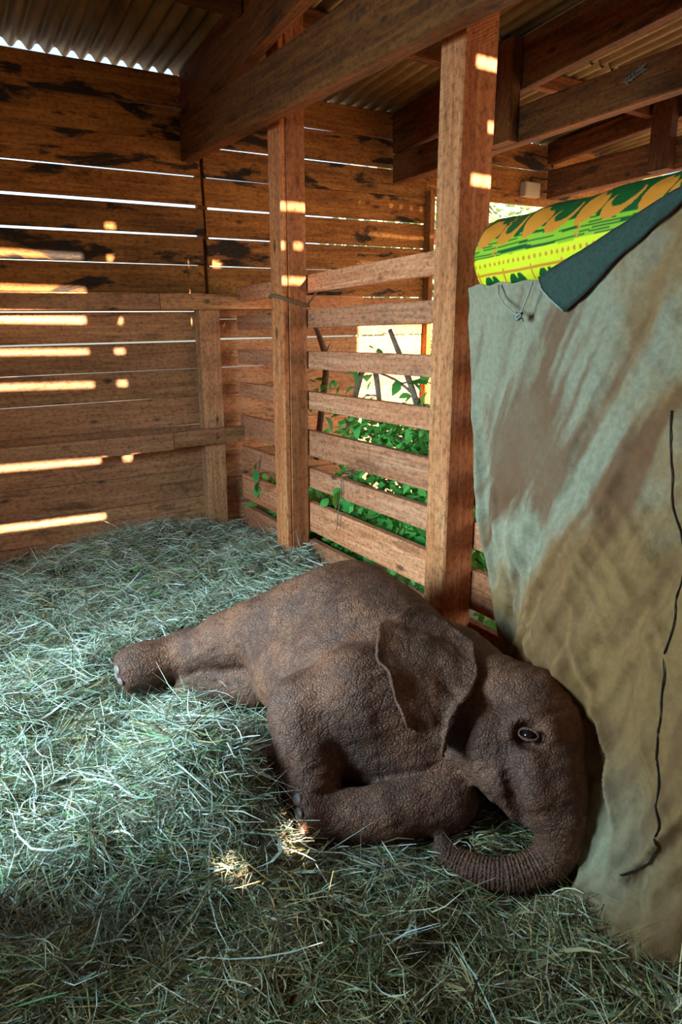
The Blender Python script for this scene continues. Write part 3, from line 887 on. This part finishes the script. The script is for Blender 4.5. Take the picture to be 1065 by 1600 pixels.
# turned-down corner showing the dark reverse
fl = []
NA, NB = 26, 10
for i in range(NA + 1):
    t = i / NA
    yt = 1.545 + (0.99 - 1.545) * t
    top = np.array((yt, 1.520 + (1.545 - yt) * 0.385))
    yb = 1.434 + (1.00 - 1.434) * t
    bot = np.array((yb, 1.424 + (1.434 - yb) * 0.70))
    for j in range(NB + 1):
        q = j / NB
        yz = top * (1 - q) + bot * q
        xx = min(cx_at(yz[0], yz[1]), 1.60) - .010 - .014 * math.sin(math.pi * q) * (1 - t) + .004 * math.sin(t * 14) * (1 - t)
        if j == 0: xx += .006
        fl.append((xx, yz[0], yz[1] + (.006 if j == 0 else 0)))
flF = [(i * (NB + 1) + j, i * (NB + 1) + j + 1, (i + 1) * (NB + 1) + j + 1, (i + 1) * (NB + 1) + j) for i in range(NA) for j in range(NB)]
fo = link('folded_flap', mesh('folded_flap', fl, flF, True), M['flap'], cv)
fo['label'] = 'dark green turned-down corner'
so = fo.modifiers.new('thickness', 'SOLIDIFY'); so.thickness = 0.004; so.offset = 0
hem = [Vector(fl[i * (NB + 1) + NB]) + Vector((-.003, 0, 0)) for i in range(NA + 1)]
tube('hem', hem, 0.0035, M['stitch'], cv, 5)
hem2 = [Vector(fl[j]) + Vector((-.004, 0.001, 0)) for j in range(NB + 1)]
tube('hem', hem2, 0.003, M['string'], cv, 5)
seam = []
for y, z in ((1.033, 1.179), (0.995, 1.029), (0.957, 0.865), (0.921, 0.72), (0.882, 0.579), (0.859, 0.481), (0.837, 0.4), (0.821, 0.379), (0.788, 0.336), (0.762, 0.293), (0.752, 0.252), (0.759, 0.212), (0.782, 0.18), (0.803, 0.163)):
    seam.append((cx_at(y, z) - .003, y, z))
sm = []
for a, b in zip(seam[:-1], seam[1:]):
    for k in range(6):
        t = k / 6
        y, z = a[1] + (b[1] - a[1]) * t, a[2] + (b[2] - a[2]) * t
        sm.append((cx_at(y, z) - .004, y, z))
tube('seam', sm, 0.0019, M['stitch'], cv, 5)
# loose string tied through the canvas edge
st1 = [(1.578, 1.70, 1.512), (1.566, 1.685, 1.48), (1.560, 1.65, 1.45), (1.558, 1.61, 1.425), (1.556, 1.585, 1.418), (1.556, 1.572, 1.425), (1.560, 1.558, 1.46), (1.570, 1.545, 1.512)]
tube('string', st1, 0.0028, M['string'], cv, 6)
kn = [(1.556 + .008 * math.sin(k * 1.9), 1.582 + .014 * math.sin(k * 1.3), 1.412 + .012 * math.cos(k * 2.3)) for k in range(14)]
tube('string_knot', kn, 0.0035, M['string'], cv, 6)

# ------------------------------------------------------------------ printed bolster lying along the partition
bo = tag(empty('bolster', (1.72, 1.2, 1.45)), 'yellow, green and orange printed cloth bolster along the partition top', 'bolster')
LB, NB1, NB2 = 1.62, 620, 200
ts = np.linspace(0, 1, NB1); ph = np.linspace(0, 2 * np.pi, NB2, endpoint=False)
tt, pp = np.meshgrid(ts, ph, indexing='ij')
RB = .130
yy = 1.905 - tt * LB
endr = np.minimum(1, np.sqrt(np.clip(1 - (1 - np.clip(tt * LB / .07, 0, 1)) ** 2, 0.0004, 1)))
rr = RB * endr * (1 + .03 * np.sin(tt * 40 + pp) * (1 - .5 * tt)) + .012 * (fbm(tt * 18, np.cos(pp) * 1.5 + 3, np.sin(pp) * 1.5, 81, 3) - .5) * endr
zc = 1.598 + .085 * tt
BX = 1.737 - rr * np.sin(pp) * 1.0
BZ = zc + rr * np.cos(pp) * 1.02
# print: arc length s measured downward from the crown on the stall side
s = pp * RB
lx = tt * LB
yel = np.array((0.72, 0.70, 0.012)); grn = np.array((0.004, 0.075, 0.012)); ora = np.array((0.66, 0.21, 0.018)); lim = np.array((0.26, 0.44, 0.015))
C3 = np.tile(yel, (NB1, NB2, 1)).astype(float)
band = s < .205
C3[band] = grn
hat = (fbm(lx * 9, s * 260, None, 91, 2) > .53) & (s > .150) & (s < .212)
C3[hat] = lim
per = .20
cell = np.floor(lx / per)
for sh_, flip in ((0.0, 1), (.5, -1)):
    cellp = np.floor(lx / per - sh_)
    lc_ = (lx / per - sh_ - cellp) - .5
    u_ = lc_ * per; v_ = s - .125
    if flip == 1:
        a = u_ * .80 + v_ * .60; b2 = -u_ * .60 + v_ * .80
        hrt = ((a / (.038 + .012 * np.clip(b2 / .05, -1, 1) * -1)) ** 2 + (b2 / .058) ** 2) < 1
        hrt &= ~(((a - .0) ** 2 + (b2 + .060) ** 2) < .014 ** 2)
        C3[hrt & band] = ora
    else:
        a = u_ * .62 + v_ * .78; b2 = -u_ * .78 + v_ * .62
        big_ = ((a / .036) ** 2 + (b2 / .064) ** 2) < 1
        C3[big_ & band & (v_ < .075)] = ora
        sml = (((a + .010) / .027) ** 2 + ((b2 + .016) / .044) ** 2) < 1
        C3[sml & band] = grn
wig = np.abs(((lx + .006 * np.sin(s * 300) - .02) % .34) - .17 + s * .25) < .004
C3[wig & band] = ora
dots = (((lx % .022) - .011) ** 2 + (s - .229) ** 2) < .0055 ** 2
C3[dots] = ora
C3[np.abs(s - .258) < .004] = ora
C3[(np.abs((lx % .12) - .06) < .0035) & (s > .246) & (s < .30)] = ora
hg = (((lx % .12) - .0) ** 2 / .03 ** 2 + (s - .296) ** 2 / .030 ** 2 < 1) | ((((lx % .12) - .10) ** 2) / .02 ** 2 + (s - .300) ** 2 / .034 ** 2 < 1)
C3[hg & (s < .33)] = grn
bV = np.stack([BX, yy, BZ], -1).reshape(-1, 3)
ii, jj = np.meshgrid(np.arange(NB1 - 1), np.arange(NB2), indexing='ij')
j2 = (jj + 1) % NB2
bF = np.stack([ii * NB2 + jj, ii * NB2 + j2, (ii + 1) * NB2 + j2, (ii + 1) * NB2 + jj], -1).reshape(-1, 4)
bm_ = np_mesh('cover', bV, bF[:, ::-1], True)
color_attr(bm_, 'print_col', C3.reshape(-1, 3))
link('cover', bm_, M['print'], bo)

# ------------------------------------------------------------------ hay
def hay_h(x, y):
    h = 0.045 + .05 * (fbm(x * 2.2 + 5, y * 2.2, None, 101, 3) - .4) + .085 * (fbm(x * 5, y * 5, None, 111, 2) - .5) + .075 * (fbm(x * 12, y * 12, None, 115, 2) - .5)
    def g(cx, cy, sx, sy, a): return a * np.exp(-((x - cx) / sx) ** 2 - ((y - cy) / sy) ** 2)
    h = h + g(.50, 1.60, .17, .26, .27) + g(.62, 2.06, .14, .08, .09) + g(.05, 1.75, .35, .5, .10) + g(.25, 2.55, .5, .3, .07)
    h = h + g(1.0, 4.15, .55, .3, .11) + g(1.50, 3.45, .35, .35, .10) + g(1.35, 2.75, .35, .4, .07) + g(.30, 3.3, .4, .3, .03)
    h = h - g(1.12, .98, .26, .13, .06) + g(1.07, 1.10, .07, .06, .05) - g(.75, 1.30, .3, .12, .02)
    h = h - g(.15, 4.35, .35, .3, .06) - g(.0, 3.6, .3, .4, .02)
    h = h + .02 * sstep(.9, .2, y)
    return h
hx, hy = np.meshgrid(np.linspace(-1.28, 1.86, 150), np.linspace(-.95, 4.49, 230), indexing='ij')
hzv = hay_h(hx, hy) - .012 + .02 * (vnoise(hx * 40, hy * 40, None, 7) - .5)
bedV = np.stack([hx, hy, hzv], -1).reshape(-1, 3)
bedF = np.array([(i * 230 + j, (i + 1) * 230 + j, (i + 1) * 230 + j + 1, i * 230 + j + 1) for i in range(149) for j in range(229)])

NS = 200000
# more strands where the eye is close
px, py = [], []
cand = NS * 4
cxr = rng.uniform(-1.0, 1.80, cand); cyr = rng.uniform(0.05, 4.46, cand)
dist = np.hypot(cxr, cyr)
ang = np.arctan2(cxr, cyr)
wgt = np.clip(1.25 / np.maximum(dist, .75), 0, 1.4) ** 1.25
wgt *= np.where((ang > R(-6)) & (ang < R(72)), 1.0, .12)
keep = rng.random(cand) < wgt * .62
cxr, cyr = cxr[keep][:NS], cyr[keep][:NS]
n = len(cxr)
clump = vnoise(cxr * 2.6, cyr * 2.6, None, 121) * 2 * np.pi * 1.6 + vnoise(cxr * 9, cyr * 9, None, 125) * 3.0
th = clump + rng.normal(0, .75, n)
pit = rng.normal(0.03, .30, n)
Ls = np.clip(rng.lognormal(math.log(.095), .55, n), .025, .34)
wd = rng.uniform(.0007, .0017, n) * np.where(rng.random(n) < .04, 2.1, 1.0)
base_z = hay_h(cxr, cyr) + np.abs(rng.normal(0, .022, n)) - .006
K = 5
tpar = np.linspace(-.5, .5, K)
curv = rng.normal(0, 1.5, n); curvz = rng.normal(-.35, .8, n)
ax = np.stack([np.cos(th) * np.cos(pit), np.sin(th) * np.cos(pit), np.sin(pit)], -1)
sd = np.stack([-np.sin(th), np.cos(th), np.zeros(n)], -1)
upv = np.cross(ax, sd)
ctr = np.stack([cxr, cyr, base_z], -1)
pts = np.zeros((n, K, 3))
for k, t in enumerate(tpar):
    l = (t * Ls)[:, None]
    pts[:, k] = ctr + ax * l + sd * ((t * t) * Ls * curv * .5)[:, None] + upv * ((t * t) * Ls * curvz * .5)[:, None]
floorz = hay_h(pts[:, :, 0].ravel(), pts[:, :, 1].ravel()).reshape(n, K)
pts[:, :, 2] = np.maximum(pts[:, :, 2], floorz - .012)
pts[:, :, 0] = np.clip(pts[:, :, 0], -1.25, 1.79); pts[:, :, 1] = np.minimum(pts[:, :, 1], 4.485)
# a scatter of long pale stalks lying on top
long_ = rng.random(n) < .012
pts[long_, :, 2] += .014
# keep strands out of the elephant
near = (pts[:, 2, 0] > .3) & (pts[:, 2, 0] < 1.6) & (pts[:, 2, 1] > .8) & (pts[:, 2, 1] < 2.5)
ok = np.ones(n, bool)
ids = np.where(near)[0]
dd = np.min(np.stack([sdf(pts[ids, k]) for k in (0, 2, 4)], 0), 0)
ok[ids] = dd > .004
cxm = np.interp(pts[:, :, 1], [0.2, 1.9], [1, 1])
pts = pts[ok]; wd = wd[ok]; sd_ = sd[ok]; up_ = upv[ok]; n = len(pts)
roll = rng.uniform(0, np.pi, n)
side = sd_ * np.cos(roll)[:, None] + up_ * np.sin(roll)[:, None]
wd = np.where(long_[ok], wd * 1.5, wd)
tap = np.array([.35, 1, 1, .9, .25])
Lft = pts + side[:, None, :] * (wd[:, None] * tap[None])[:, :, None]
Rgt = pts - side[:, None, :] * (wd[:, None] * tap[None])[:, :, None]
sv = np.stack([Lft, Rgt], 2).reshape(-1, 3)
b0 = np.arange(n)[:, None] * (2 * K) + np.arange(K - 1)[None] * 2
sf = np.stack([b0, b0 + 1, b0 + 3, b0 + 2], -1).reshape(-1, 4)
pal = np.array([(0.54, 0.53, 0.40), (0.68, 0.69, 0.58), (0.34, 0.42, 0.31), (0.16, 0.28, 0.12), (0.46, 0.36, 0.15), (0.13, 0.085, 0.04), (0.82, 0.80, 0.70)])
pr = np.array([.19, .13, .18, .12, .12, .21, .06])
ci = rng.choice(len(pal), n, p=pr / pr.sum())
# warm light painted in: yellower strands towards the front of the stall
pal2 = np.array([(0.52, 0.42, 0.20), (0.62, 0.55, 0.34), (0.30, 0.30, 0.16), (0.14, 0.20, 0.07), (0.44, 0.30, 0.11), (0.14, 0.08, 0.035), (0.74, 0.68, 0.50)])
tinted = rng.random(n) < (1 - sstep(.95, 1.45, pts[:, 2, 1] + .25 * (vnoise(pts[:, 2, 0] * 4, pts[:, 2, 1] * 4, None, 131) - .5))) * .9
cc_ = np.where(tinted[:, None], pal2[ci], pal[ci]) * rng.uniform(.65, 1.1, (n, 1))
sc = np.repeat(cc_, 2 * K, axis=0)
allV = np.concatenate([sv, bedV]); allF = np.concatenate([sf, bedF + len(sv)])
hm = np_mesh('hay', allV, allF, False)
color_attr(hm, 'hay_col', np.concatenate([sc, np.tile((.1, .09, .05), (len(bedV), 1))]))
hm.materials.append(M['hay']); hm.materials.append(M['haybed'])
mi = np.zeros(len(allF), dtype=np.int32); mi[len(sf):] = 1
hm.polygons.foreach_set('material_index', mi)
tag(link('hay', hm), 'thick bed of loose hay strewn over the stall floor', 'hay', kind='stuff')

# green leaves dropped on the hay
def leaf_mesh(nm, L, W, bend):
    v = []
    prof = [(0, .02), (.25, .75), (.55, 1.0), (.8, .62), (1.0, .02)]
    for t, w in prof:
        z = -bend * (t - .3) ** 2
        v += [(t * L, -w * W, z + .12 * W * w), (t * L, 0, z), (t * L, w * W, z + .12 * W * w)]
    f = []
    for i in range(4):
        a = i * 3
        f += [(a, a + 1, a + 4, a + 3), (a + 1, a + 2, a + 5, a + 4)]
    return mesh(nm, v, f, True)
LM = [leaf_mesh('leaf', .062, .019, .03), leaf_mesh('leaf', .05, .016, .02), leaf_mesh('leaf', .072, .020, .045)]
for lm in LM: lm.materials.append(M['leaf'])
def leaf_at(p, yaw, pit, rol, sc, parent=None, nm='leaf'):
    o = bpy.data.objects.new(nm, random.choice(LM))
    COL.objects.link(o)
    m = Matrix.Translation(p) @ Matrix.Rotation(yaw, 4, 'Z') @ Matrix.Rotation(pit, 4, 'Y') @ Matrix.Rotation(rol, 4, 'X') @ Matrix.Scale(sc, 4)
    if parent is not None:
        o.parent = parent
        m = parent_inv(parent) @ m
    o.matrix_local = m
    return o
for (x, y) in ((.98, 4.05), (.86, 3.72), (.90, 3.60), (.95, 3.52), (1.05, 3.62), (.78, 3.45), (1.42, 4.22), (1.50, 4.10), (1.18, 3.95), (.84, 3.3), (.70, 3.55), (1.1, 3.2)):
    z = float(hay_h(np.array([x]), np.array([y]))[0]) + .026
    o = leaf_at(Vector((x, y, z)), random.uniform(0, 6), random.uniform(-.4, .2), random.uniform(-.5, .5), random.uniform(.9, 1.4), None, 'fallen_leaf')
    tag(o, 'small green leaf lying on the hay before the back wall', 'leaf', 'green leaves dropped on the hay')

# ------------------------------------------------------------------ cut leafy branches heaped behind the fence
def branch(label, pts, rad, nleaf, spread, leafz=(0.0, 9.0), dens=0, smin_=.9, smax=1.6):
    e = tag(empty('leafy_branch', pts[0]), label, 'branch', 'cut branches behind the fence')
    P = [Vector(p) for p in pts]
    sp = spline([(*p, r) for p, r in zip(P, rad)], 5)
    tube('stem', [tuple(q[:3]) for q in sp], [max(q[3], .002) for q in sp], M['bark'], e, 7)
    cand_ = [q for q in sp if leafz[0] <= q[2] <= leafz[1]] or list(sp)
    for k in range(nleaf):
        q = Vector(random.choice(cand_)[:3])
        off = Vector((random.gauss(0, spread), random.gauss(0, spread * 1.2), random.gauss(0, spread * .8)))
        p = q + off
        p.x = max(p.x, 1.855 + random.uniform(0, .02)); p.z = max(p.z, 0.0)
        leaf_at(p, random.uniform(0, 6.28), random.uniform(-.2, 1.1), random.uniform(-.7, .7), random.uniform(smin_, smax), e)
    for k in range(max(2, nleaf // 14)):
        q = Vector(random.choice(cand_)[:3])
        d = Vector((random.gauss(0, spread), random.gauss(0, spread * 1.2), random.gauss(0, spread * .8)))
        w2 = q + d; w2.x = max(w2.x, 1.86)
        w1 = (q + w2) / 2 + Vector((0, 0, .02)); w1.x = max(w1.x, 1.86)
        tube('twig', [q, w1, w2], [.005, .004, .002], M['bark'], e, 5)
    return e
branch('bare forked grey branch standing nearest the middle post', [(2.0, 3.70, .62), (2.0, 3.62, .95), (2.02, 3.60, 1.2), (2.02, 3.66, 1.33), (2.02, 3.74, 1.42)], (.020, .02, .02, .018, .012), 12, .06, (.9, 1.25))
branch('bent grey branch arched between two fence slats', [(2.12, 3.55, .75), (2.12, 3.42, 1.05), (2.12, 3.34, 1.19), (2.12, 3.24, 1.20), (2.12, 3.18, 1.0), (2.12, 3.15, .8)], (.014, .017, .018, .017, .014, .012), 8, .06)
branch('straight snapped branch poking up above the leaves', [(2.10, 2.72, .70), (2.1, 2.80, 1.0), (2.1, 2.92, 1.2), (2.1, 3.06, 1.39)], (.015, .016, .016, .012), 26, .08, (.8, 1.2))
branch('thin twiggy branch with few leaves beside the tall post', [(2.2, 2.55, .7), (2.15, 2.72, .95), (2.1, 2.95, 1.12), (2.1, 3.25, 1.18)], (.010, .009, .007, .004), 30, .09)
branch('dense leafy branch topping the heap beside the tall post', [(2.1, 2.45, .45), (2.05, 2.62, .66), (2.05, 2.8, .82), (2.05, 3.0, .86)], (.018, .015, .011, .006), 52, .085)
branch('leafy branch in the middle of the green heap', [(2.15, 2.75, .35), (2.1, 2.95, .62), (2.08, 3.15, .80), (2.05, 3.32, .86)], (.018, .015, .010, .006), 52, .085)
branch('leafy branch low behind the widest fence slat', [(2.3, 2.3, .2), (2.1, 2.6, .42), (2.05, 2.95, .52), (2.0, 3.25, .46)], (.020, .016, .012, .007), 46, .09)
branch('leafy branch lying lowest in the heap by the elephant', [(2.2, 2.1, .10), (2.0, 2.4, .22), (1.98, 2.7, .30), (1.96, 3.0, .22)], (.018, .015, .012, .006), 44, .07)
branch('leafy branch near the middle post foot', [(2.3, 3.3, .3), (2.1, 3.2, .5), (2.05, 3.4, .58), (2.0, 3.6, .5)], (.018, .015, .012, .007), 30, .08)
branch('leafy branch seen between the corner post and middle post', [(2.2, 3.9, .2), (2.05, 4.1, .38), (2.0, 4.25, .40), (1.95, 4.33, .25)], (.014, .012, .010, .006), 40, .08)
branch('leafy twig low between corner post and middle post', [(2.15, 3.7, .05), (2.0, 3.9, .16), (1.95, 4.1, .18), (1.92, 4.25, .10)], (.012, .010, .008, .005), 34, .06)
e = branch('drooping sprig with long leaves hooked over a lower slat', [(1.84, 3.03, .64), (1.79, 3.03, .635), (1.78, 3.02, .56), (1.775, 3.04, .46), (1.775, 3.06, .35)], (.004, .004, .003, .003, .002), 0, .02)
for dy, dz, pt in ((0.0, -.02, 1.1), (.02, -.03, 1.3), (.01, -.01, .8)):
    leaf_at(Vector((1.775, 3.02 + dy, .60 + dz)), random.uniform(1.2, 2.6), pt, 0.3, 1.5, e)
e = branch('drooping sprig between corner post and middle post', [(1.84, 4.10, .57), (1.79, 4.10, .565), (1.78, 4.09, .48), (1.775, 4.1, .36)], (.004, .004, .003, .002), 0, .02)
for dy, dz, pt in ((0.0, -.04, 1.2), (.02, -.10, 1.3), (-.02, -.16, 1.2), (.01, -.2, 1.0)):
    leaf_at(Vector((1.775, 4.10 + dy, .60 + dz)), random.uniform(1.2, 2.6), pt, 0.3, 1.3, e)
# darker tangle of uncountable leaves deep in the heap
nl = 9000
lx_ = 1.9 + .75 * rng.random(nl) ** 1.3; ly_ = rng.uniform(2.0, 4.3, nl)
top_ = np.where(ly_ < 3.25, .98, .40) - np.abs(lx_ - 2.1) * .25
lz_ = rng.random(nl) ** .7 * top_
yaw = rng.uniform(0, 6.28, nl); tl = rng.uniform(-1, 1, nl)
Lf = rng.uniform(.045, .085, nl); Wf = Lf * .3
dx = np.stack([np.cos(yaw) * np.cos(tl), np.sin(yaw) * np.cos(tl), np.sin(tl)], -1)
sx = np.stack([-np.sin(yaw), np.cos(yaw), rng.normal(0, .4, nl)], -1)
c0 = np.stack([lx_, ly_, lz_], -1)
hv = np.stack([c0, c0 + dx * (Lf * .5)[:, None] + sx * Wf[:, None], c0 + dx * Lf[:, None], c0 + dx * (Lf * .5)[:, None] - sx * Wf[:, None]], 1).reshape(-1, 3)
hm2 = np_mesh('leaf_heap', hv, np.arange(nl * 4).reshape(-1, 4), True)
tag(link('leaf_heap', hm2, M['leaf']), 'deep tangle of green leaves heaped behind the slat fence', 'leaves', kind='stuff')

# ------------------------------------------------------------------ beyond the opening: a leaning board and trees
timber('brace', (3.46, 4.545, 2.10), (5.3, 4.545, 2.41), 0.11, 0.03, (0, 0, 1), M['fence'], wall, segs=3)
M['far_leaf'] = plain('paled far leaf', (0.46, 0.56, 0.30), 0.6, 0, 0.4, 3.0, 0.1)  # leaves paled in colour to stand for overexposed foliage
def tree(label, x, y, h, r, nleaf):
    e = tag(empty('tree', (x, y, -.26)), label, 'tree', 'trees in the yard')
    tube('trunk', [(x, y, -.3), (x + .1, y, h * .35), (x + .05, y + .1, h * .75)], [.16, .12, .06], M['bark'], e, 8)
    u = rng.normal(0, 1, (nleaf, 3)); u /= np.linalg.norm(u, axis=1, keepdims=True)
    c = np.array((x, y, h * .62)) + u * (rng.random((nleaf, 1)) ** .4) * np.array((r, r, h * .42))
    a = rng.normal(0, 1, (nleaf, 3)); a /= np.linalg.norm(a, axis=1, keepdims=True)
    b = np.cross(a, rng.normal(0, 1, (nleaf, 3))); b /= np.linalg.norm(b, axis=1, keepdims=True)
    V = np.stack([c, c + a * .11 + b * .06, c + a * .22, c + a * .11 - b * .06], 1).reshape(-1, 3)
    f = link('foliage', np_mesh('foliage', V, np.arange(nleaf * 4).reshape(-1, 4), True), M['far_leaf'], e)
    f['kind'] = 'stuff'
tree('leafy tree in the yard, seen through the opening beside the tall post', 7.6, 9.8, 4.6, 1.9, 5000)
tree('leafy tree in the yard, seen under the header board', 11.9, 10.4, 4.8, 2.0, 5000)

# straw wisp caught on a beam, wire at the roof edge
wp = []
for k in range(46):
    wp.append((3.035 - .006 * abs(math.sin(k * 1.7)), 2.47 - .0022 * k + .018 * math.sin(k * 2.1), 2.535 + .0008 * k + .016 * math.cos(k * 1.37)))
tag(tube('straw_wisp', wp, 0.0022, M['string'], None, 4), 'tangled straw wisp caught on the side of the roof beam', 'straw')
wi = [(2.96, 2.13, 2.97), (2.94, 2.10, 2.90), (2.93, 2.09, 2.83), (2.94, 2.10, 2.79)]
tag(tube('wire', wi, 0.006, M['stitch'], None, 6), 'short dark bent wire hanging under the corrugated roof', 'wire')
